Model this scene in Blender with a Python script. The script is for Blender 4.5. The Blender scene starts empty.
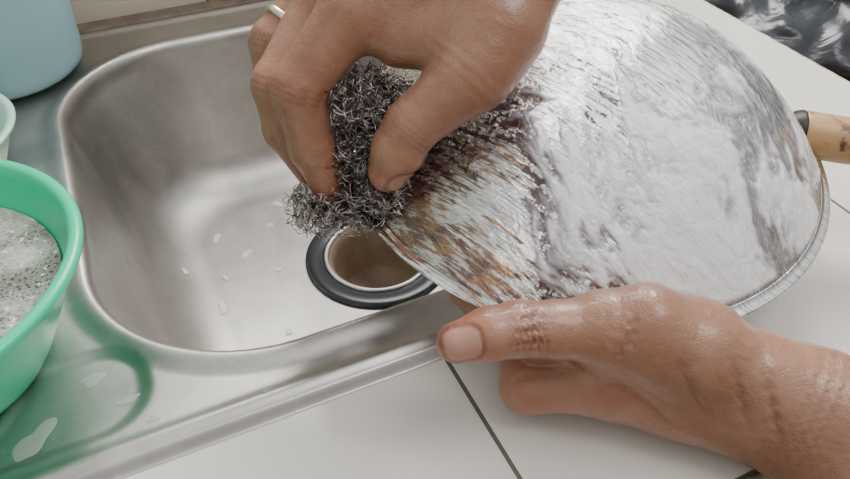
import bpy, math, random
import numpy as np
from mathutils import Vector, Matrix, noise
random.seed(7); rng=np.random.default_rng(7)
SC=bpy.context.scene
YAW=math.radians(25)
# ---------------------------------------------------------------- helpers
def link(o): SC.collection.objects.link(o); return o
def mesh_obj(name,V,Fc,mat=None,smooth=True,parent=None,yaw=False):
    me=bpy.data.meshes.new(name)
    V=np.asarray(V,dtype=float)
    me.from_pydata([tuple(v) for v in V.tolist()],[],[tuple(f) for f in (Fc.tolist() if hasattr(Fc,'tolist') else Fc)])
    me.update()
    if smooth: me.polygons.foreach_set("use_smooth",[True]*len(me.polygons))
    o=bpy.data.objects.new(name,me); link(o)
    if mat: me.materials.append(mat)
    if parent: o.parent=parent
    if yaw: o.rotation_euler=(0,0,YAW)
    return o
def empty(name,loc=(0,0,0)):
    e=bpy.data.objects.new(name,None); link(e); e.location=loc; e.empty_display_size=.02; return e
def mat(name,base=(.5,.5,.5),rough=.5,metal=0.,**kw):
    m=bpy.data.materials.new(name); m.use_nodes=True; nt=m.node_tree
    b=nt.nodes["Principled BSDF"]
    b.inputs["Base Color"].default_value=(*base,1); b.inputs["Roughness"].default_value=rough; b.inputs["Metallic"].default_value=metal
    for k,v in kw.items(): b.inputs[k.replace("_"," ")].default_value=v
    return m,nt,b
def setin(n,**kw):
    for k,v in kw.items(): n.inputs[k.replace("_"," ")].default_value=v
def coords(nt,scale=(1,1,1),rot=(0,0,0),kind="Object"):
    tc=nt.nodes.new("ShaderNodeTexCoord"); mp=nt.nodes.new("ShaderNodeMapping")
    mp.inputs["Scale"].default_value=scale; mp.inputs["Rotation"].default_value=rot
    nt.links.new(tc.outputs[kind],mp.inputs[0]); return mp.outputs[0]
def rotscale(nt,ang,scale):
    a=coords(nt,(1,1,1),(0,0,ang)); mp=nt.nodes.new("ShaderNodeMapping"); mp.inputs["Scale"].default_value=scale
    nt.links.new(a,mp.inputs[0]); return mp.outputs[0]
def noi(nt,vec,scale,detail=4,rough=.55,dist=0):
    n=nt.nodes.new("ShaderNodeTexNoise"); setin(n,Scale=scale,Detail=detail,Roughness=rough,Distortion=dist)
    if vec is not None: nt.links.new(vec,n.inputs["Vector"])
    return n.outputs["Fac"]
def ramp(nt,fac,stops):
    r=nt.nodes.new("ShaderNodeValToRGB"); cr=r.color_ramp
    while len(cr.elements)<len(stops): cr.elements.new(.5)
    for e,(p,c) in zip(cr.elements,stops):
        e.position=p; e.color=(c,c,c,1) if not hasattr(c,'__len__') else (*c,1)
    nt.links.new(fac,r.inputs[0]); return r.outputs[0]
def mixc(nt,fac,a,b,blend='MIX'):
    n=nt.nodes.new("ShaderNodeMix"); n.data_type='RGBA'; n.blend_type=blend
    for s,x in ((n.inputs[0],fac),(n.inputs[6],a),(n.inputs[7],b)):
        if hasattr(x,'is_linked'): nt.links.new(x,s)
        elif hasattr(x,'__len__'): s.default_value=(*x,1)
        else: s.default_value=x
    return n.outputs[2]
def mth(nt,op,a,b=0.,c=None,clamp=False):
    n=nt.nodes.new("ShaderNodeMath"); n.operation=op; n.use_clamp=clamp
    for s,x in zip(n.inputs,(a,b,c)):
        if x is None: continue
        if hasattr(x,'is_linked'): nt.links.new(x,s)
        else: s.default_value=x
    return n.outputs[0]
def bump(nt,b,h,strength=.3,dist=.001,prev=None):
    n=nt.nodes.new("ShaderNodeBump"); setin(n,Strength=strength,Distance=dist)
    nt.links.new(h,n.inputs["Height"])
    if prev: nt.links.new(prev,n.inputs["Normal"])
    if b: nt.links.new(n.outputs[0],b.inputs["Normal"])
    return n.outputs[0]
def sstep(a,b,x):
    t=np.clip((x-a)/(b-a),0,1); return t*t*(3-2*t)
def lathe(prof,n=128):
    V=[];Fc=[]
    for r,z in prof:
        for i in range(n):
            t=2*math.pi*i/n; V.append((r*math.cos(t),r*math.sin(t),z))
    for j in range(len(prof)-1):
        for i in range(n):
            a=j*n+i;b=j*n+(i+1)%n; Fc.append((a,b,b+n,a+n))
    return np.array(V),Fc
def box(name,lo,hi,m,yaw=True,bev=0,parent=None):
    x0,y0,z0=lo;x1,y1,z1=hi
    V=[(x0,y0,z0),(x1,y0,z0),(x1,y1,z0),(x0,y1,z0),(x0,y0,z1),(x1,y0,z1),(x1,y1,z1),(x0,y1,z1)]
    Fc=[(3,2,1,0),(4,5,6,7),(0,1,5,4),(1,2,6,5),(2,3,7,6),(3,0,4,7)]
    o=mesh_obj(name,V,Fc,m,smooth=False,yaw=yaw,parent=parent)
    if bev:
        md=o.modifiers.new("bev","BEVEL"); md.width=bev; md.segments=3
    return o
# ---------------------------------------------------------------- materials
def steel(name,base=(.52,.495,.465),rough=.41):
    m,nt,b=mat(name,base,rough,1.)
    v=coords(nt); n1=noi(nt,v,9,4,.6,.6); n2=noi(nt,v,60,4,.6); n5=noi(nt,v,26,5,.65,1.5)
    vs=coords(nt,(14,400,14)); n3=noi(nt,vs,3,3)
    nt.links.new(mth(nt,'MULTIPLY_ADD',n1,.22,rough-.11),b.inputs["Roughness"])
    c=mixc(nt,ramp(nt,n1,[(.35,0.),(.7,1.)]),[x*.80 for x in base],[x*1.1 for x in base])
    c=mixc(nt,ramp(nt,n2,[(.55,0.),(.75,.35)]),c,[x*.72 for x in base])
    c=mixc(nt,ramp(nt,n5,[(.50,0.),(.56,.15),(.60,.0)]),c,[min(1,x*1.4) for x in base])
    nt.links.new(c,b.inputs["Base Color"])
    p=bump(nt,None,n3,.05,.0006); bump(nt,b,n1,.12,.004,p)
    return m
M_steel=steel("brushed_steel")
M_rub,_,_=mat("black_rubber",(.012,.013,.018),.3)
M_hole,nt,b=mat("drain_cup_scale",(.36,.27,.19),.4); nt.links.new(mixc(nt,noi(nt,coords(nt),50,4),(.17,.115,.07),(.42,.32,.23)),b.inputs["Base Color"])
def tilemat(name,base,grout,px,py,w=.003,ax=(0,1),rough=.16):
    m,nt,b=mat(name,base,rough)
    tc=nt.nodes.new("ShaderNodeTexCoord"); sp=nt.nodes.new("ShaderNodeSeparateXYZ"); nt.links.new(tc.outputs["Object"],sp.inputs[0])
    ms=[]
    for i,(o0,per) in enumerate((px,py)):
        s=sp.outputs[ax[i]]
        t=mth(nt,'ADD',s,-o0+per*20); t=mth(nt,'MODULO',t,per); t=mth(nt,'ADD',t,-per/2); t=mth(nt,'ABSOLUTE',t)
        ms.append(mth(nt,'GREATER_THAN',t,per/2-w/2))
    g=mth(nt,'MAXIMUM',ms[0],ms[1])
    n=noi(nt,tc.outputs["Object"],7,5); c=mixc(nt,n,[x*.90 for x in base],[min(1,x*1.04) for x in base])
    n2=noi(nt,tc.outputs["Object"],150,3); c=mixc(nt,ramp(nt,n2,[(.68,0.),(.8,.3)]),c,[x*.75 for x in base])
    c=mixc(nt,g,c,grout); nt.links.new(c,b.inputs["Base Color"])
    nt.links.new(mth(nt,'MULTIPLY_ADD',g,.5,rough),b.inputs["Roughness"])
    bump(nt,b,mth(nt,'SUBTRACT',1.,g),.5,.001)
    return m
M_tile=tilemat("counter_tile",(.69,.65,.59),(.10,.09,.08),(.115,.30),(.097,.60),w=.0024)
M_walltile=tilemat("wall_tile",(.62,.54,.43),(.12,.10,.09),(.097,.30),(.0,.20),ax=(0,2))
M_wall,nt,b=mat("plaster",(.6,.57,.52),.8); bump(nt,b,noi(nt,coords(nt),80),.2,.002)
M_grime,nt,b=mat("grimy_caulk",(.14,.10,.07),.6); nt.links.new(mixc(nt,noi(nt,coords(nt),60,5),(.05,.035,.025),(.30,.23,.17)),b.inputs["Base Color"])
M_floor,nt,b=mat("concrete",(.22,.19,.16),.7); v=coords(nt); nt.links.new(mixc(nt,noi(nt,v,6),(.14,.12,.1),(.3,.26,.22)),b.inputs["Base Color"])
M_trim,nt,b=mat("tile_edge_trim",(.42,.36,.26),.4); v=coords(nt); nt.links.new(mixc(nt,ramp(nt,noi(nt,v,90),[(.4,0.),(.6,1.)]),(.20,.17,.10),(.55,.48,.36)),b.inputs["Base Color"])
M_green,_,b=mat("green_plastic",(.0,.60,.30),.28); b.inputs["Subsurface Weight"].default_value=.15; b.inputs["Subsurface Radius"].default_value=(.01,.03,.02)
M_blue,_,_=mat("pale_blue_plastic",(.33,.55,.61),.35)
M_pgreen,_,_=mat("pale_green_plastic",(.42,.66,.54),.35)
M_wood,nt,b=mat("wood",(.4,.25,.12),.45); v=coords(nt,(6,60,60)); nt.links.new(mixc(nt,ramp(nt,noi(nt,v,1.5,5),[(.35,0.),(.65,1.)]),(.16,.08,.03),(.62,.40,.18)),b.inputs["Base Color"])
M_bam,nt,b=mat("bamboo",(.6,.4,.2),.4); v=coords(nt); 
c_=mixc(nt,noi(nt,v,40,4),(.52,.31,.13),(.30,.16,.07)); nt.links.new(mixc(nt,ramp(nt,noi(nt,v,110,3,.5,1.),[(.55,0.),(.66,1.)]),c_,(.09,.045,.02)),b.inputs["Base Color"])
M_bag,nt,b=mat("black_plastic",(.018,.02,.024),.3); bump(nt,b,noi(nt,coords(nt),7,4,.5,1.2),.4,.03)
# ---------------------------------------------------------------- room
box("floor",(-2.2,-1.6,-.90),(2.6,2.6,-.85),M_floor)
box("wall_back",(-1.2,.722,-.85),(.556,.80,.30),M_walltile)
box("wall_left",(-1.28,-.4,-.85),(-1.2,.80,1.6),M_wall)
we=empty("window_1")
for nm,lo,hi in (("sill",(-1.2,.722,.30),(.556,.82,.33)),("head",(-1.2,.73,1.15),(.556,.80,1.22)),("jamb_a",(-1.2,.73,.33),(-1.14,.80,1.15)),("jamb_b",(.50,.73,.33),(.556,.80,1.15)),("mullion",(-.34,.74,.33),(-.30,.79,1.15))):
    box(nm,lo,hi,M_wall,parent=we)
P0,P1,Q0,Q1=-.057,.363,.258,.645
FP0,FP1,FQ0,FQ1=-.62,.398,.220,.703
ce=empty("tiled_counter")
for nm,lo,hi in (("front_slab",(-1.2,.097,-.05),(.556,.236,.0)),("right_slab",(.385,.236,-.05),(.556,.722,.0)),
                 ("back_slab",(-1.2,.690,-.05),(.385,.722,.0)),("left_slab",(-1.2,.236,-.05),(-.085,.690,.0))):
    box(nm,lo,hi,M_tile,parent=ce)
box("edge_trim",(-1.2,.090,-.052),(.558,.098,-.001),M_trim,parent=ce,bev=.003)
box("end_trim",(.555,.090,-.052),(.561,.722,-.001),M_trim,parent=ce,bev=.002)
box("back_caulk",(-1.2,.702,-.002),(.40,.722,.006),M_grime,parent=ce,bev=.002)
box("cabinet_front",(-1.2,.12,-.85),(.54,.15,-.05),M_wall,parent=ce)
box("cabinet_side",(.51,.15,-.85),(.54,.722,-.05),M_wall,parent=ce)
# ---------------------------------------------------------------- sink
sink=empty("kitchen_sink")
NA=720; th=np.arange(NA)*2*np.pi/NA
CX,CY=(P0+P1)/2,(Q0+Q1)/2; HA,HB=(P1-P0)/2,(Q1-Q0)/2; RC=.105
DX,DY=.010,-.001
def rr_sdf(x,y,a,b,r):
    qx=np.abs(x)-(a-r); qy=np.abs(y)-(b-r)
    return np.hypot(np.maximum(qx,0),np.maximum(qy,0))+np.minimum(np.maximum(qx,qy),0)-r
def rr_ring(a,b,r):
    lo=np.zeros(NA); hi=np.full(NA,2.); c,s=np.cos(th),np.sin(th)
    for _ in range(40):
        m=(lo+hi)/2; d=rr_sdf(c*m,s*m,a,b,r); hi=np.where(d>0,m,hi); lo=np.where(d>0,lo,m)
    return lo
c,s=np.cos(th),np.sin(th)
rings=[]
dr=.061; ZF=-.140; ZT=.0055; FR=.052
FI=.030+FR
inner=rr_ring(HA-FI,HB-FI,.05)
for k in np.linspace(0,1,26):
    rad=dr*(1-k)+inner*k
    z=ZF+.006*k**1.3 if k>0 else ZF
    rings.append((c*rad+DX*(1-k),s*rad+DY*(1-k),np.full(NA,z)))
for a in np.linspace(0,1,18)[1:]:
    ang=a*math.radians(78)
    ins=FI-FR*math.sin(ang); z=ZF+.006+FR*(1-math.cos(ang))
    rad=rr_ring(HA-ins,HB-ins,.05+(FI-ins)*.8); rings.append((c*rad,s*rad,np.full(NA,z)))
zs=z; is_=ins; rc0=.05+(FI-ins)*.8
for a in np.linspace(0,1,16)[1:]:
    ins=is_*(1-a)+.0065*a; z=zs*(1-a)+(-.004)*a
    rad=rr_ring(HA-ins,HB-ins,rc0*(1-a)+(RC-.0065)*a); rings.append((c*rad,s*rad,np.full(NA,z)))
for a in np.linspace(0,1,8)[1:]:
    ang=a*math.pi/2
    ins=.0065*math.cos(ang); z=-.004+(ZT+.0030+.004)*math.sin(ang)
    rad=rr_ring(HA-ins,HB-ins,RC-ins); rings.append((c*rad,s*rad,np.full(NA,z)))
rim=rr_ring(HA,HB,RC)
with np.errstate(divide='ignore',invalid='ignore'):
    tx=np.where(c>0,(FP1-CX)/c,np.where(c<0,(FP0-CX)/c,9)); ty=np.where(s>0,(FQ1-CY)/s,np.where(s<0,(FQ0-CY)/s,9))
outr=np.minimum(np.abs(tx),np.abs(ty))
def deckz(X,Y):
    db=rr_sdf(X-CX,Y-CY,HA,HB,RC)
    z=ZT+.0030*(1-sstep(0,.014,db))
    d1=rr_sdf(X+.34,Y-.46,.245,.205,.05)
    d2=rr_sdf(X+.30,Y-.272,.268,.030,.028)
    z=z-.0045*(1-sstep(-.010,.002,d1))
    z=z-.003*(1-sstep(-.007,.001,d2))*(sstep(-.004,.006,d1))
    rg=(1-sstep(-.03,-.012,d1))*(.5+.5*np.cos(Y*2*np.pi/.035)); z=z+.0018*rg
    do=np.minimum(np.minimum(FP1-X,X-FP0),np.minimum(FQ1-Y,Y-FQ0))
    z=z+.0022*np.exp(-((do-.012)/.0045)**2)
    return z-.0052*(1-sstep(0,.006,do))
for k in np.linspace(0,1,110)[1:]:
    rad=rim+(outr-rim)*k
    x=c*rad;y=s*rad
    rings.append((x,y,deckz(x+CX,y+CY)))
V=np.concatenate([np.stack([r[0]+CX,r[1]+CY,r[2]],1) for r in rings])
idx=np.arange(NA); nx=(idx+1)%NA
Fs=np.concatenate([np.stack([j*NA+idx,j*NA+nx,(j+1)*NA+nx,(j+1)*NA+idx],1) for j in range(len(rings)-1)])
mesh_obj("basin_and_drainboard",V,Fs,M_steel,parent=sink,yaw=True)
def pq(p,q): return (p*math.cos(YAW)-q*math.sin(YAW),p*math.sin(YAW)+q*math.cos(YAW))
def place_pq(o,p,q,z): 
    o.location=(*pq(p,q),z); return o
V,Fq=lathe([(.0655,-.003),(.0655,.0022),(.0645,.0038),(.0615,.0048),(.0500,.0046),(.0485,.0030),(.0480,.0)],128)
place_pq(mesh_obj("drain_gasket",V,Fq,M_rub,parent=sink),CX+DX,CY+DY,ZF)
V,Fq=lathe([(.0445,.0035),(.0425,.0020),(.0405,-.006),(.039,-.026),(.037,-.044),(.0345,-.050),(.020,-.054),(.018,-.07),(.0,-.072)],128)
place_pq(mesh_obj("drain_cup",V,Fq,M_hole,parent=sink),CX+DX,CY+DY,ZF)
V,Fq=lathe([(.0488,.0044),(.0482,.0056),(.0465,.0058),(.0445,.0045),(.0440,.0030)],128)
place_pq(mesh_obj("drain_ring",V,Fq,M_steel,parent=sink),CX+DX,CY+DY,ZF)
def fz(p,q):
    dx,dy=p-CX,q-CY; d=math.hypot(dx,dy); i=int((math.atan2(dy,dx)%(2*math.pi))/(2*math.pi)*NA)%NA
    k=max(0,(d-dr)/(inner[i]-dr)); return ZF+.006*min(k,1)**1.3+(0 if k<1 else FR-math.sqrt(max(0,FR**2-(d-inner[i])**2)))
def flecks(name,items,m,zf,hgt=.0010,nseg=28,asp=.6):
    sv=[];sf=[]
    for it in items:
        p,q,sz=it[:3]; a=it[3] if len(it)>3 else random.random()*3
        n0=len(sv); ring=[]; L=sz; ph=[random.random()*6.3 for _ in range(3)]
        for i in range(nseg):
            t=2*math.pi*i/nseg; jj=1+.18*math.sin(2*t+ph[0])+.14*math.sin(3*t+ph[1])+.08*math.sin(5*t+ph[2]); u=L*math.cos(t)*jj; w=sz*asp*math.sin(t)*jj
            ring.append((p+u*math.cos(a)-w*math.sin(a),q+u*math.sin(a)+w*math.cos(a)))
        for f_,h_ in ((1.,.0),(.85,hgt*.8),(.5,hgt)):
            for a_,b_ in ring:
                P_=p+(a_-p)*f_; Q_=q+(b_-q)*f_; sv.append((*pq(P_,Q_),float(zf(P_,Q_))+h_+.0002))
        for j in (0,1):
            for i in range(nseg): sf.append((n0+j*nseg+i,n0+j*nseg+(i+1)%nseg,n0+(j+1)*nseg+(i+1)%nseg,n0+(j+1)*nseg+i))
        sf.append(tuple(n0+2*nseg+i for i in range(nseg)))
    return mesh_obj(name,sv,sf,m)
M_fleck,_,_=mat("soap_foam",(.88,.87,.83),.5)
M_smear,_,_=mat("thin_suds",(.50,.58,.51),.35,Alpha=.38)
flecks("soap_flecks",((.035,.53,.006),(.02,.44,.007),(.075,.47,.0045),(.062,.395,.0045),(.10,.555,.006),(.07,.365,.004),(.055,.50,.006),(.085,.53,.004),(.03,.475,.004),(.0,.49,.004)),M_fleck,fz,.0014)
flecks("soap_smears",((-.090,.257,.012,.9),(-.060,.283,.007,.3),(-.128,.262,.010,1.2),(-.045,.262,.005,.2),(-.105,.285,.005,.8),(.02,.235,.0035,.1),(-.035,.243,.0035,.1)),M_smear,deckz,.0006,asp=.5)
# ---------------------------------------------------------------- green bowl
bowl=empty("green_bowl",(-.262,.240,.0058))
prof=[(.0,.004),(.052,.004),(.055,.0),(.060,.0),(.0625,.004),(.070,.018),(.079,.036),(.085,.052),(.0885,.0605),(.0925,.0610),(.0950,.0625),(.0955,.065),(.0940,.0670),(.0910,.0672),(.0885,.0655),(.0865,.060),(.0825,.052),(.0765,.036),(.067,.018),(.058,.008),(.0,.007)]
V,Fq=lathe(prof,160); mesh_obj("bowl_shell",V,Fq,M_green,parent=bowl)
M_suds,nt,b=mat("soapy_water",(.5,.5,.47),.2)
v=coords(nt); n1=noi(nt,v,16,4,.6,1.); n2=noi(nt,v,300,2,.6); n3=noi(nt,v,120,4,.7); n4=noi(nt,v,520,3,.6)
cc=mixc(nt,ramp(nt,n1,[(.38,0.),(.66,1.)]),(.20,.225,.18),(.44,.46,.40))
dk=ramp(nt,mth(nt,'ADD',mth(nt,'MULTIPLY',n3,.35),mth(nt,'MULTIPLY',n1,.65)),[(.46,1.),(.58,0.)])
cc=mixc(nt,mth(nt,'MULTIPLY',dk,.55),cc,(.14,.145,.12))
cc=mixc(nt,mth(nt,'MULTIPLY',ramp(nt,n4,[(.53,0.),(.59,.95)]),mth(nt,'MULTIPLY_ADD',dk,.7,.3)),cc,(.03,.03,.025))
cc=mixc(nt,ramp(nt,n2,[(.62,0.),(.69,.7)]),cc,(.8,.82,.78))
nt.links.new(cc,b.inputs["Base Color"]); bump(nt,b,mth(nt,'ADD',n2,n3),.25,.001)
V,Fq=lathe([(.0,.0445),(.03,.0445),(.06,.0445),(.0790,.0443)],96)
mesh_obj("suds",V,Fq,M_suds,parent=bowl)
dish=empty("pale_green_dish",(-.331,.386,.0085))
prof=[(.0,.003),(.036,.003),(.038,.0),(.042,.0),(.044,.004),(.056,.030),(.0600,.0405),(.0635,.0410),(.0640,.0430),(.0620,.0440),(.0585,.0430),(.0540,.031),(.041,.006),(.0,.006)]
V,Fq=lathe(prof,96); mesh_obj("dish_shell",V,Fq,M_pgreen,parent=dish)
jug=empty("pale_blue_jug",(-.351,.547,.0095))
prof=[(.0,.0),(.048,.0),(.055,.0015),(.060,.006),(.062,.014),(.064,.06),(.065,.12),(.066,.165),(.069,.170),(.069,.174),(.066,.175),(.063,.170),(.060,.06),(.058,.014),(.052,.005),(.0,.004)]
V,Fq=lathe(prof,128); mesh_obj("jug_shell",V,Fq,M_blue,parent=jug)
# ---------------------------------------------------------------- wok
WC=Vector((.093,.357,.068)); A=Vector((.02,-.10,.99)).normalized(); X=Vector((1,0,0)); X=(X-A*X.dot(A)).normalized(); Y=A.cross(X)
WM=Matrix.Translation(WC)@Matrix((X,Y,A)).transposed().to_4x4()
wok=empty("wok"); wok.matrix_world=WM
R=.1350;H=.075
def hz(r): return H*(1-(r/R)**2.25)
NT=620
rad=np.linspace(0,1,220)**.8*R
prof=[(r,hz(r)) for r in rad]
prof+=[(R+.001,-.0008),(R+.002,-.0012),(R+.0042,-.0012),(R+.0050,-.0020),(R+.0042,-.0030),(R+.002,-.0034),(R-.001,-.0028)]
prof+=[(r,hz(r)-.0028) for r in np.linspace(R-.003,0,40)]
V,Fq=lathe(prof,NT); 
lx,ly=V[:,0],V[:,1]; rr=np.hypot(lx,ly)
NO=NT*(len(rad)+4)
outer=np.zeros(len(V),bool); outer[:NO]=True
def fr(P,s,o=0.,oct=4,st=1.,ang=0.):
    ca,sa=math.cos(ang),math.sin(ang); out=np.zeros(len(V))
    for i in range(NO):
        x,y,z=P[i]; out[i]=noise.fractal(Vector(((x*ca-y*sa)*s+o,(x*sa+y*ca)*s*st-o,z*s+2*o)),1.0,2.0,oct)
    return out
no=fr(V,26,3.,4)
wp=V.copy(); nw=fr(V,13,11.,2); nw2=fr(V,13,31.,2)
wp[:,0]+=.030*nw; wp[:,1]+=.030*nw2
s1=fr(wp,15,9.,3,2.4,math.radians(50)); s2=fr(wp,48,5.,3,3.,math.radians(50)); s3=fr(wp,110,15.,3,2.)
bx=-.034-.25*(ly+.10)
e=lx-bx+no*.028
crown=sstep(-.075,-.015,ly+no*.02-.32*lx)
dens=1.0-.90*crown
cov=sstep(-.62,.55,s1*1.45+.5*s2+.3*s3+dens*1.10-.80)
foam=sstep(-.010,.020,e+s2*.03)*cov*(1-sstep(R-.004,R-.0005,rr))
burn=np.exp(-((lx-bx-.002+no*.022)/.018)**2)*sstep(-.150,-.115,ly+no*.03)
burn=np.maximum(burn,.93*np.exp(-((ly+.048+.25*(lx+.06)+no*.03)/.030)**2)*(1-sstep(-.045,-.005,lx+no*.03)))
burn=np.maximum(burn,.42*(1-sstep(-.015,.02,lx)))
burn=np.maximum(burn,.70*sstep(.1,.5,-s1-.2*s2)*(1-sstep(.0,.06,lx)))
rust=np.exp(-((rr-R+.006)/.010)**2)*(1-sstep(-.06,-.02,lx))+.40*(1-sstep(-.05,-.03,lx-bx-.02))*sstep(.05,.5,no)+.6*np.exp(-((ly+.070+no*.02)/.016)**2)*(1-sstep(-.04,-.02,lx))
rust=np.clip(rust,0,1)
foam=np.where(outer,foam,0); burn=np.where(outer&(rr<R),burn,0.)
bowlm=np.where(rr<R-.0005,1.,0.)
nrm=np.stack([lx*2.25*H/R**2,ly*2.25*H/R**2,np.ones(len(V))],1); nrm/=np.linalg.norm(nrm,axis=1)[:,None]
V=V+nrm*(foam*(.0006+.0014*np.clip(s1+.3*s2+.15*s3+.2,-.3,.9))*(outer&(rr<R)))[:,None]
M_wok,nt,b=mat("wok_metal",(.5,.5,.5),.3,1.)
def attr(nt,name):
    a=nt.nodes.new("ShaderNodeAttribute"); a.attribute_name=name; return a.outputs["Fac"]
af=attr(nt,"foam"); ab=attr(nt,"burn"); ar=attr(nt,"rust"); am=attr(nt,"bowlm")
RZ=math.radians(40)
v=coords(nt); vs=rotscale(nt,RZ,(28,520,60)); vs2=rotscale(nt,RZ,(40,230,80)); vf=rotscale(nt,math.radians(50),(24,60,40))
st=noi(nt,vs,1.6,5,.7); st2=noi(nt,vs2,1.6,4,.6); g=noi(nt,v,260,5,.75,.8); fs=noi(nt,vf,1.6,3,.55,1.6); g2=noi(nt,v,60,4,.6,1.)
metalc=mixc(nt,ramp(nt,st,[(.36,0.),(.52,1.)]),(.42,.39,.37),(.98,.98,.98))
sm=mth(nt,'ADD',mth(nt,'ADD',mth(nt,'MULTIPLY',st2,.45),mth(nt,'MULTIPLY',st,.55)),mth(nt,'MULTIPLY_ADD',ar,.12,-.07))
stw=ramp(nt,sm,[(.49,0.),(.54,1.)])
c1=mixc(nt,mth(nt,'MULTIPLY',stw,.9),metalc,mixc(nt,ramp(nt,g2,[(.40,0.),(.58,1.)]),(.40,.19,.06),(.12,.04,.025)))
bm=mth(nt,'ADD',mth(nt,'MULTIPLY',ab,.44),mth(nt,'ADD',mth(nt,'MULTIPLY',g,.80),mth(nt,'MULTIPLY',st2,.60)))
bmask=ramp(nt,mth(nt,'MULTIPLY',bm,.5),[(.530,0.),(.555,1.)])
bcol=mixc(nt,g,(.010,.004,.007),(.12,.04,.035))
c2=mixc(nt,bmask,c1,bcol)
infoam=ramp(nt,af,[(.0,0.),(.15,1.)])
c2=mixc(nt,mth(nt,'MULTIPLY',infoam,.6),c2,(.33,.28,.315))
fdet=mth(nt,'ADD',af,mth(nt,'MULTIPLY_ADD',fs,.8,-.40))
fmask=ramp(nt,fdet,[(.12,0.),(.38,.25),(.68,.68),(.95,.97)])
c3=mixc(nt,fmask,c2,mixc(nt,fdet,(.58,.55,.58),(.95,.95,.96)))
nt.links.new(c3,b.inputs["Base Color"])
met=mth(nt,'MULTIPLY',mth(nt,'SUBTRACT',1.,fmask),mth(nt,'SUBTRACT',1.,mth(nt,'MULTIPLY',bmask,.85))); nt.links.new(met,b.inputs["Metallic"])
rg=mth(nt,'ADD',mth(nt,'MULTIPLY',fmask,.05),mth(nt,'MULTIPLY_ADD',st,.20,.09))
nt.links.new(rg,b.inputs["Roughness"]); setin(b,Coat_Weight=1.0,Coat_Roughness=.05)
p=bump(nt,None,mth(nt,'MULTIPLY',st,am),.8,.0012); p=bump(nt,None,mth(nt,'MULTIPLY',fs,am),.35,.005,p); bn=bump(nt,b,bmask,.5,.0008,p)
nt.links.new(bump(nt,None,mth(nt,'MULTIPLY',am,mth(nt,'ADD',fs,mth(nt,'MULTIPLY',g2,.3))),.45,.005),b.inputs["Coat Normal"])
o=mesh_obj("wok_body",V,Fq,M_wok); o.parent=wok
for nm,arr in (("foam",foam),("burn",burn),("rust",rust),("bowlm",bowlm)):
    a=o.data.attributes.new(nm,'FLOAT','POINT'); a.data.foreach_set("value",arr.astype(np.float32))
def tube(name,pts,m,parent=None,n=32,oval=1.0):
    P=[Vector(p[:3]) for p in pts]; V=[];Fc=[]
    for i,p in enumerate(P):
        t=(P[min(i+1,len(P)-1)]-P[max(i-1,0)]).normalized(); u=t.cross(Vector((0,0,1))).normalized(); w=u.cross(t)
        for k in range(n):
            a=2*math.pi*k/n; V.append(p+(u*math.cos(a)*oval+w*math.sin(a))*pts[i][3])
    for j in range(len(P)-1):
        for k in range(n): Fc.append((j*n+k,j*n+(k+1)%n,(j+1)*n+(k+1)%n,(j+1)*n+k))
    Fc.append(tuple(reversed(range(n)))); Fc.append(tuple(range((len(P)-1)*n,len(P)*n)))
    return mesh_obj(name,[tuple(v) for v in V],Fc,m,parent=parent)
ha=.055; hd=Vector((math.cos(-.22),math.sin(-.22),-.02)); h0=Vector((.127*math.cos(ha),.127*math.sin(ha),.003))
def hp(t,r): q=h0+hd*t; return (q.x,q.y,q.z,r)
M_iron,_,_=mat("dark_iron",(.03,.025,.022),.45,.6)
o=tube("handle_ferrule",[hp(-.010,.007),hp(-.004,.0105),hp(.0,.0130),hp(.003,.0138),hp(.004,.0138)],M_iron); o.parent=wok
o=tube("handle_grip",[hp(.002,.0126),hp(.006,.0138),hp(.03,.0138),hp(.046,.0132),hp(.050,.0142),hp(.054,.0133),(hp(.11,.0140)),hp(.15,.0135),hp(.165,.010)],M_bam); o.parent=wok
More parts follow.
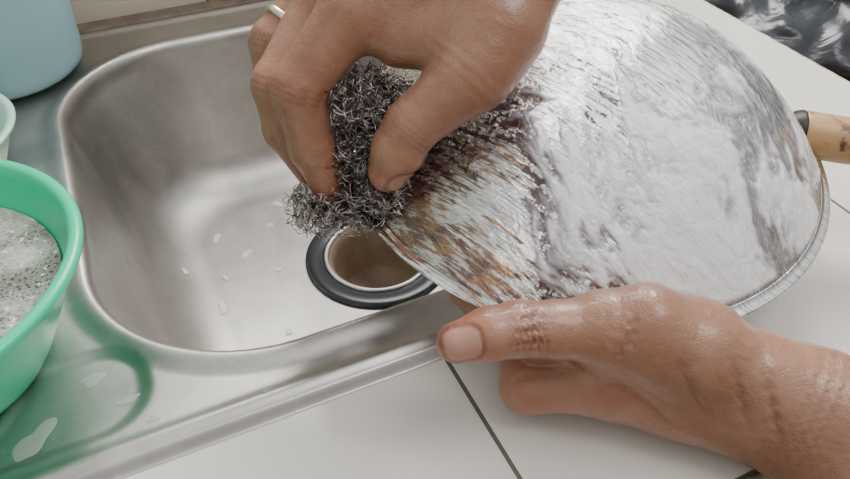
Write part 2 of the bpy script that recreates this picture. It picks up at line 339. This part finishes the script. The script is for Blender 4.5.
# ---------------------------------------------------------------- steel wool
def steel_wool():
    cu=bpy.data.curves.new("wool",'CURVE'); cu.dimensions='3D'; cu.bevel_depth=.00024; cu.bevel_resolution=0
    cls=[((-.055,.300,.064),(.020,.016,.014),5),((-.034,.302,.068),(.021,.015,.017),8),((-.036,.312,.088),(.018,.018,.022),7),
         ((-.024,.318,.112),(.024,.018,.020),7),((-.018,.294,.076),(.013,.012,.014),4),((-.034,.316,.125),(.018,.016,.012),3)]
    pick=[i for i,c in enumerate(cls) for _ in range(c[2])]
    for s_ in range(4000):
        c0,ax,_=cls[pick[int(rng.integers(len(pick)))]]; c0=np.array(c0); ax=np.array(ax)
        d=rng.normal(size=3); d/=np.linalg.norm(d)
        p=c0+d*ax*.95*rng.random()**.4
        t=rng.normal(size=3); t/=np.linalg.norm(t); k=rng.normal(size=3); k/=np.linalg.norm(k)
        curv=rng.uniform(10,240); n=int(rng.integers(6,18)); step=.0012
        pts=[]
        stray=rng.random()<.06
        for i in range(n):
            pts.append(p.copy())
            k=k+rng.normal(size=3)*.25; k/=np.linalg.norm(k)
            t=t+np.cross(k,t)*curv*step
            off=(p-c0)/ax
            if not stray and np.dot(off,off)>.9: t-=off*.28
            t/=np.linalg.norm(t); p=p+t*step
        sp=cu.splines.new('POLY'); sp.points.add(n-1)
        sp.points.foreach_set("co",np.concatenate([np.array(pts),np.ones((n,1))],1).ravel())
    tmp=bpy.data.objects.new("tmpwool",cu); link(tmp)
    dg=bpy.context.evaluated_depsgraph_get(); me=bpy.data.meshes.new_from_object(tmp.evaluated_get(dg))
    bpy.data.objects.remove(tmp)
    m,nt,b=mat("steel_wire",(.30,.28,.28),.3,1.); nt.links.new(mixc(nt,ramp(nt,noi(nt,coords(nt),200,3),[(.40,0.),(.60,1.)]),(.12,.075,.065),(.66,.62,.60)),b.inputs["Base Color"])
    me.materials.clear(); me.materials.append(m)
    o=bpy.data.objects.new("steel_wool_scrubber",me); link(o)
steel_wool()
# ---------------------------------------------------------------- hands (signed-distance modelling)
def smin(a,b,k):
    h=np.clip(.5+.5*(b-a)/k,0,1); return b+(a-b)*h-k*h*(1-h)
class Grid:
    def __init__(s,lo,hi,h):
        s.lo=np.array(lo,dtype=np.float32); s.h=h; s.n=np.ceil((np.array(hi)-lo)/h).astype(int)+1
        s.ax=[(s.lo[i]+h*np.arange(s.n[i])).astype(np.float32) for i in range(3)]
    def sub(s,lo,hi):
        i0=np.maximum(0,np.floor((np.array(lo)-s.lo)/s.h).astype(int)); i1=np.minimum(s.n,np.ceil((np.array(hi)-s.lo)/s.h).astype(int)+1)
        return tuple(slice(a,b) for a,b in zip(i0,i1))
    def xyz(s,sl):
        return s.ax[0][sl[0]][:,None,None],s.ax[1][sl[1]][None,:,None],s.ax[2][sl[2]][None,None,:]
def cap(g,sl,a,b):
    x,y,z=g.xyz(sl); ba=np.array(b[:3])-np.array(a[:3]); L=float(ba@ba)+1e-12
    h=np.clip(((x-a[0])*ba[0]+(y-a[1])*ba[1]+(z-a[2])*ba[2])/L,0,1)
    return np.sqrt((x-a[0]-ba[0]*h)**2+(y-a[1]-ba[1]*h)**2+(z-a[2]-ba[2]*h)**2)-(a[3]+(b[3]-a[3])*h)
def surface_nets(D,g):
    S=D<0
    n=D.shape
    cnt=np.zeros((n[0]-1,n[1]-1,n[2]-1),np.uint8)
    for i in (0,1):
        for j in (0,1):
            for k in (0,1): cnt+=S[i:n[0]-1+i,j:n[1]-1+j,k:n[2]-1+k]
    act=(cnt>0)&(cnt<8); ci=np.argwhere(act); idm=np.full(act.shape,-1,np.int64); idm[act]=np.arange(len(ci))
    cor=[(i,j,k) for i in (0,1) for j in (0,1) for k in (0,1)]
    vals={c:D[ci[:,0]+c[0],ci[:,1]+c[1],ci[:,2]+c[2]] for c in cor}
    acc=np.zeros((len(ci),3)); w=np.zeros(len(ci))
    for a in cor:
        for ax in range(3):
            if a[ax]==0:
                b=list(a); b[ax]=1; b=tuple(b); va,vb=vals[a],vals[b]; m=(va<0)!=(vb<0)
                t=np.where(m,va/(va-vb+1e-20),0); pos=np.array(a,float)[None]+np.zeros((len(ci),3)); pos[:,ax]=t
                acc+=pos*m[:,None]; w+=m
    P=(ci+acc/w[:,None])*g.h+g.lo
    Q=[]
    for ax in range(3):
        o1,o2=[(1,2),(2,0),(0,1)][ax]
        sl0=[slice(None)]*3; sl1=[slice(None)]*3; sl0[ax]=slice(0,-1); sl1[ax]=slice(1,None)
        A0,B0=S[tuple(sl0)],S[tuple(sl1)]; e=np.argwhere(A0!=B0)
        e=e[(e[:,o1]>0)&(e[:,o2]>0)&(e[:,o1]<n[o1]-1)&(e[:,o2]<n[o2]-1)]
        def cid(d1,d2):
            q=e.copy(); q[:,o1]-=d1; q[:,o2]-=d2; return idm[q[:,0],q[:,1],q[:,2]]
        f=np.stack([cid(1,1),cid(0,1),cid(0,0),cid(1,0)],1)
        ins=A0[e[:,0],e[:,1],e[:,2]]
        f=np.where(ins[:,None],f,f[:,::-1]); Q.append(f)
    return P,np.concatenate(Q)
M_skin,nt,b=mat("skin",(.45,.22,.14),.36)
v=coords(nt); at=attr(nt,"tint"); an=attr(nt,"nail"); ac=attr(nt,"crease")
n1=noi(nt,v,45,4,.6); n2=noi(nt,v,260,3,.6); n5=noi(nt,v,22,3,.5)
c1=mixc(nt,n1,(.275,.122,.070),(.375,.190,.115)); c1=mixc(nt,ramp(nt,n2,[(.35,.22),(.6,0.)]),c1,(.21,.085,.048))
c1=mixc(nt,ramp(nt,n5,[(.45,0.),(.65,.35)]),c1,(.44,.255,.175))
c1=mixc(nt,at,c1,(.43,.125,.07)); c1=mixc(nt,ac,c1,(.12,.04,.025)); c1=mixc(nt,an,c1,(.43,.22,.165)); nt.links.new(c1,b.inputs["Base Color"])
vo=nt.nodes.new("ShaderNodeTexVoronoi"); vo.feature='DISTANCE_TO_EDGE'; setin(vo,Scale=480.); nt.links.new(v,vo.inputs["Vector"])
n3=noi(nt,v,300,3,.5); n4=noi(nt,v,70,2,.5,.8)
sk=mth(nt,'SUBTRACT',1.,an)
hgt=mth(nt,'MULTIPLY',mth(nt,'ADD',mth(nt,'ADD',ramp(nt,vo.outputs["Distance"],[(0.,0.),(.15,.22)]),mth(nt,'MULTIPLY',n3,.4)),mth(nt,'MULTIPLY',n4,3.4)),sk)
bump(nt,b,hgt,.45,.0008)
nt.links.new(mth(nt,'MULTIPLY_ADD',n4,.25,.22),b.inputs["Roughness"])
setin(b,Subsurface_Weight=.12,Subsurface_Scale=.005,Coat_Weight=.3,Coat_Roughness=.16); b.inputs["Subsurface Radius"].default_value=(1,.35,.2)
def wob(d): return .0007*np.sin((d[0]+d[1]*1.3+d[2])*700)+.0005*np.sin((d[0]*1.7-d[1]+d[2]*.6)*1500+1)
def build_hand(name,fingers,palm,creases,nails,reds,h=.00092,kf=.0018,kp=.008):
    allp=np.array([p[:4] for ch in fingers+palm for p in ch]); lo=(allp[:,:3]-allp[:,3:4]).min(0)-.004; hi=(allp[:,:3]+allp[:,3:4]).max(0)+.004
    g=Grid(lo,hi,h); big=.03
    DF=np.full(g.n,big,np.float32); DP=np.full(g.n,big,np.float32)
    def chain(ch,k,mg=.012):
        a=np.array(ch)[:,:4]; sl=g.sub((a[:,:3]-a[:,3:4]).min(0)-mg,(a[:,:3]+a[:,3:4]).max(0)+mg)
        d=None
        for p,q in zip(ch[:-1],ch[1:]):
            e=cap(g,sl,p,q); d=e if d is None else smin(d,e,k)
        return sl,d
    for ch in fingers:
        sl,d=chain(ch,.0035); DF[sl]=smin(DF[sl],d,kf)
    for ch in palm:
        sl,d=chain(ch,.008,.02); DP[sl]=smin(DP[sl],d,.014)
    D=smin(DF,DP,kp)
    for (cx,axd,w,dep,reach) in creases:
        cx=np.array(cx,float); axd=np.array(axd,float); axd/=np.linalg.norm(axd)
        sl=g.sub(cx-reach*1.6,cx+reach*1.6); x,y,z=g.xyz(sl)
        dx,dy,dz=x-cx[0],y-cx[1],z-cx[2]; t=dx*axd[0]+dy*axd[1]+dz*axd[2]; r2=dx*dx+dy*dy+dz*dz
        t=t+wob((dx,dy,dz))
        D[sl]+=dep*np.exp(-(t/w)**2)*np.exp(-(r2/reach**2)**2)
    P,Q=surface_nets(D,g)
    E=np.concatenate([Q[:,[0,1]],Q[:,[1,2]],Q[:,[2,3]],Q[:,[3,0]]])
    for lam in (.5,.5):
        s_=np.zeros_like(P); cn=np.zeros(len(P)); np.add.at(s_,E[:,0],P[E[:,1]]); np.add.at(s_,E[:,1],P[E[:,0]]); np.add.at(cn,E[:,0],1); np.add.at(cn,E[:,1],1)
        P=P+lam*(s_/cn[:,None]-P)
    nail=np.zeros(len(P)); cre=np.zeros(len(P)); tint=np.zeros(len(P))
    for (c0,a,nn,l,w) in nails:
        c0=np.array(c0);a=np.array(a,float);a/=np.linalg.norm(a);nn=np.array(nn,float);nn-=a*(nn@a);nn/=np.linalg.norm(nn);sd=np.cross(a,nn)
        v_=P-c0; u=v_@a; s2=v_@sd; up=v_@nn
        rr_=(np.abs(u/l)**3.2+np.abs(s2/w)**3.2)**(1/3.2)
        near=(up>.0)&(up<.02)
        m=(1-sstep(.90,1.02,rr_))*near; nail=np.maximum(nail,m)
        gr=np.exp(-((rr_-1.08)/.12)**2)*near; P=P-nn*(gr*.0006)[:,None]+nn*(m*.0002)[:,None]; cre=np.maximum(cre,gr*.6)
    for (cx,axd,w,dep,reach) in creases:
        d=P-np.array(cx); a=np.array(axd,float); a/=np.linalg.norm(a); t=d@a+wob(d.T)
        k_=min(.8,800*dep)*(1 if w<.001 else .35)
        cre=np.maximum(cre,k_*np.exp(-(t/(w*.8))**2)*np.exp(-((d*d).sum(1)/reach**2)**2))
    for (c0,r_,s_) in reds:
        d=P-np.array(c0); tint=np.maximum(tint,s_*np.exp(-(d*d).sum(1)/r_**2))
    o=mesh_obj(name,P,Q,M_skin)
    for nm,arr in (("nail",nail),("crease",cre),("tint",tint)):
        a=o.data.attributes.new(nm,'FLOAT','POINT'); a.data.foreach_set("value",arr.astype(np.float32))
    return o
def knuckle_creases(p,a,b,r,n=3,dep=.0006,sp=.0028,w=.0008):
    a=np.array(a[:3]);b=np.array(b[:3]);p=np.array(p[:3]); d=(b-p)/np.linalg.norm(b-p)+(p-a)/np.linalg.norm(p-a); d/=np.linalg.norm(d)
    return [(p+d*(i-(n-1)/2)*sp,d,w,dep*(1-.25*abs(i-(n-1)/2)),r*1.35) for i in range(n)]
# lower (left) hand
L_th=[(.124,.208,.055,.020),(.077,.211,.066,.0152),(.058,.2095,.068,.0126),(.041,.208,.070,.0122),(.028,.2055,.0695,.0116),(.014,.202,.068,.0092)]
L_in=[(.090,.219,.045,.0140),(.056,.227,.040,.0115),(.033,.249,.036,.0095),(.021,.266,.033,.0082)]
L_mi=[(.083,.210,.029,.0145),(.050,.214,.020,.0130),(.048,.250,.014,.0095),(.053,.275,.020,.0082)]
L_ri=[(.090,.212,.021,.0125),(.062,.222,.016,.0108),(.066,.254,.014,.0092),(.070,.274,.022,.0080)]
L_pi=[(.109,.219,.012,.0110),(.086,.236,.009,.0092),(.088,.260,.012,.0080),(.090,.276,.020,.0072)]
palmL=[[(.300,.09,-.015,.040),(.235,.143,.006,.031),(.178,.193,.038,.0230),(.124,.208,.052,.0205),(.088,.213,.050,.0165)],
       [(.300,.095,-.025,.036),(.225,.145,.000,.028),(.168,.190,.024,.0225),(.120,.208,.028,.0215),(.085,.212,.032,.0165)],
       [(.165,.195,.026,.021),(.118,.214,.022,.0185),(.092,.214,.021,.0145)],
       [(.118,.209,.062,.017),(.098,.212,.071,.0150),(.080,.213,.070,.0125)]]
cr=[]
e3=np.array([-.95,-.10,.12])
for i,dd in enumerate((.0006,.0010,.0015,.0015,.0010,.0006)):
    cr.append(((.0475-.0030*i+.0035,.2035,.0745),e3+np.array([0,0,.25*(i-2.5)/2.5]),.0008,dd,.0110))
cr+=knuckle_creases(L_th[1],L_th[0],L_th[2],.015,2,.0006,.006,.0012)
cr+=knuckle_creases((.172,.195,.040),(.235,.143,.006),(.12,.21,.04),.026,3,.0009,.005,.0018)
cr+=[((.060,.205,.048),(.1,.2,1),.0010,.0012,.022),((.098,.195,.040),(.5,.0,.8),.0016,.0011,.018),((.115,.190,.055),(.8,.0,.5),.0016,.0009,.018),((.135,.190,.052),(.9,.1,.3),.0016,.0009,.018),
     ((.085,.198,.075),(.9,.1,-.4),.0014,.0009,.012),((.150,.185,.050),(.85,-.2,.4),.0016,.0009,.02)]
ta=np.array(L_th[5][:3])-np.array(L_th[4][:3])
nl=[((.0150,.2022,.0682),ta,(-.12,-.75,.62),.0078,.0072)]
reds=[(L_th[5][:3],.016,.8),(L_th[3][:3],.012,.35),(L_mi[1][:3],.014,.6),((.085,.20,.03),.02,.3)]
build_hand("left_hand",[L_th,L_in,L_mi,L_ri,L_pi],palmL,cr,nl,reds)
# upper (right) hand
R_th=[(.035,.317,.158,.022),(.021,.301,.141,.0170),(-.006,.293,.120,.0132),(-.013,.291,.107,.0130),(-.0185,.290,.094,.0100)]
R_in=[(-.036,.328,.159,.0155),(-.062,.309,.130,.0135),(-.058,.306,.0986,.0118),(-.050,.304,.0715,.0092)]
R_mi=[(-.0514,.357,.154,.0150),(-.0755,.3250,.1235,.0125),(-.0745,.322,.098,.0108),(-.063,.320,.073,.0088)]
R_ri=[(-.0488,.385,.1575,.0140),(-.0820,.3567,.1309,.0116),(-.0840,.3528,.1041,.0102),(-.0770,.3500,.0800,.0084)]
R_pi=[(-.040,.412,.162,.0125),(-.0729,.400,.1360,.0100),(-.080,.395,.114,.0087),(-.0764,.392,.098,.0073)]
palmR=[[(.075,.44,.33,.036),(.040,.372,.222,.026),(.012,.345,.178,.024),(-.032,.331,.161,.0165)],
       [(.075,.45,.33,.034),(.035,.385,.215,.025),(-.005,.362,.175,.022),(-.048,.358,.156,.016)],
       [(.03,.39,.21,.022),(-.01,.385,.178,.019),(-.046,.386,.158,.0145)],
       [(.03,.395,.205,.020),(-.01,.404,.178,.017),(-.038,.410,.162,.013)],
       [(.038,.375,.215,.022),(.042,.335,.172,.022),(.026,.305,.145,.0170)],
       [(.028,.318,.152,.017),(-.012,.325,.149,.0145)]]
cr=[]
for F_ in (R_in,R_mi,R_ri): 
    cr+=knuckle_creases(F_[1],F_[0],F_[2],.012,3,.0009,.003); cr+=knuckle_creases(F_[2],F_[1],F_[3],.010,2,.0006,.0025)
cr+=knuckle_creases(R_th[2],R_th[1],R_th[4],.012,4,.0008,.0028); cr+=knuckle_creases(R_th[1],R_th[0],R_th[2],.016,3,.0006,.005,.0012)
ta=np.array(R_th[4][:3])-np.array(R_th[3][:3])
nl=[((-.0178,.290,.0955),ta,(.75,-.62,.1),.0070,.0064)]
reds=[(R_th[4][:3],.014,.6),(R_in[3][:3],.016,.6),(R_in[1][:3],.013,.25),(R_mi[1][:3],.013,.25),(R_th[2][:3],.012,.2)]
rh=build_hand("right_hand",[R_th,R_in,R_mi,R_ri,R_pi],palmR,cr,nl,reds)
M_gold,_,_=mat("ring_metal",(.85,.76,.58),.2,1.)
a=Vector(R_ri[0][:3]);b_=Vector(R_ri[1][:3]); d=(b_-a).normalized(); cpt=a.lerp(b_,.76)
rt=lathe([(.0132,-.0020),(.0144,-.0015),(.0144,.0015),(.0132,.0020),(.0120,.0015),(.0120,-.0015),(.0132,-.0020)],64)
o=mesh_obj("finger_ring",rt[0],rt[1],M_gold); o.matrix_world=Matrix.Translation(cpt)@d.to_track_quat('Z','Y').to_matrix().to_4x4()
# ---------------------------------------------------------------- beyond the counter
tb=empty("wooden_side_table")
box("table_top",(.60,.25,-.26),(1.25,1.15,-.23),M_wood,parent=tb,bev=.004)
for i,(p,q) in enumerate(((.62,.27),(1.20,.27),(.62,1.10),(1.20,1.10))): box("leg_%d"%(i+1),(p,q,-.85),(p+.04,q+.04,-.26),M_wood,parent=tb)
import bmesh
bm_=bmesh.new(); bmesh.ops.create_icosphere(bm_,subdivisions=6,radius=1.)
for v_ in bm_.verts:
    n_=v_.co.copy(); k=1+.22*noise.fractal(n_*1.8,1,2,3)-.14*abs(noise.fractal(n_*3,1,2,2))
    v_.co=Vector((n_.x*.22*k,n_.y*.26*k,max(n_.z*.15*k,-.105)))
me=bpy.data.meshes.new("bag"); bm_.to_mesh(me); bm_.free(); me.polygons.foreach_set("use_smooth",[True]*len(me.polygons)); me.materials.append(M_bag)
o=bpy.data.objects.new("black_plastic_bag",me); link(o); place_pq(o,.90,.66,-.124)
# ---------------------------------------------------------------- light
w=bpy.data.worlds.new("sky"); SC.world=w; w.use_nodes=True; nt=w.node_tree; bg=nt.nodes["Background"]
tc=nt.nodes.new("ShaderNodeTexCoord"); sp=nt.nodes.new("ShaderNodeSeparateXYZ"); nt.links.new(tc.outputs["Generated"],sp.inputs[0])
cr_=ramp(nt,mth(nt,'MULTIPLY_ADD',sp.outputs[2],.5,.5),[(.45,(.20,.18,.16)),(.58,(.46,.46,.45)),(.85,(.90,.92,.94))])
nt.links.new(cr_,bg.inputs[0]); bg.inputs[1].default_value=1.0
def area(name,loc,tgt,sx,sy,pw,col=(1,1,1)):
    l=bpy.data.lights.new(name,'AREA'); l.shape='RECTANGLE'; l.size=sx; l.size_y=sy; l.energy=pw; l.color=col
    o=bpy.data.objects.new(name,l); link(o); o.location=loc; o.rotation_euler=(Vector(tgt)-Vector(loc)).to_track_quat('-Z','Y').to_euler()
area("window_light",(.12,1.25,1.05),(.05,.40,.0),.9,.55,37,(1,.995,.98))
area("overhead_area",(.55,.1,1.3),(.05,.40,.0),.6,.6,8,(1,.98,.95))  # weak unseen area lamp from above right, no fixture modelled
# ---------------------------------------------------------------- camera
cam=bpy.data.cameras.new("camera"); co=bpy.data.objects.new("camera",cam); link(co)
co.location=(0,0,.31); co.rotation_euler=(math.radians(48),0,0); cam.lens=720/850*36; cam.sensor_width=36; cam.clip_start=.01
SC.camera=co
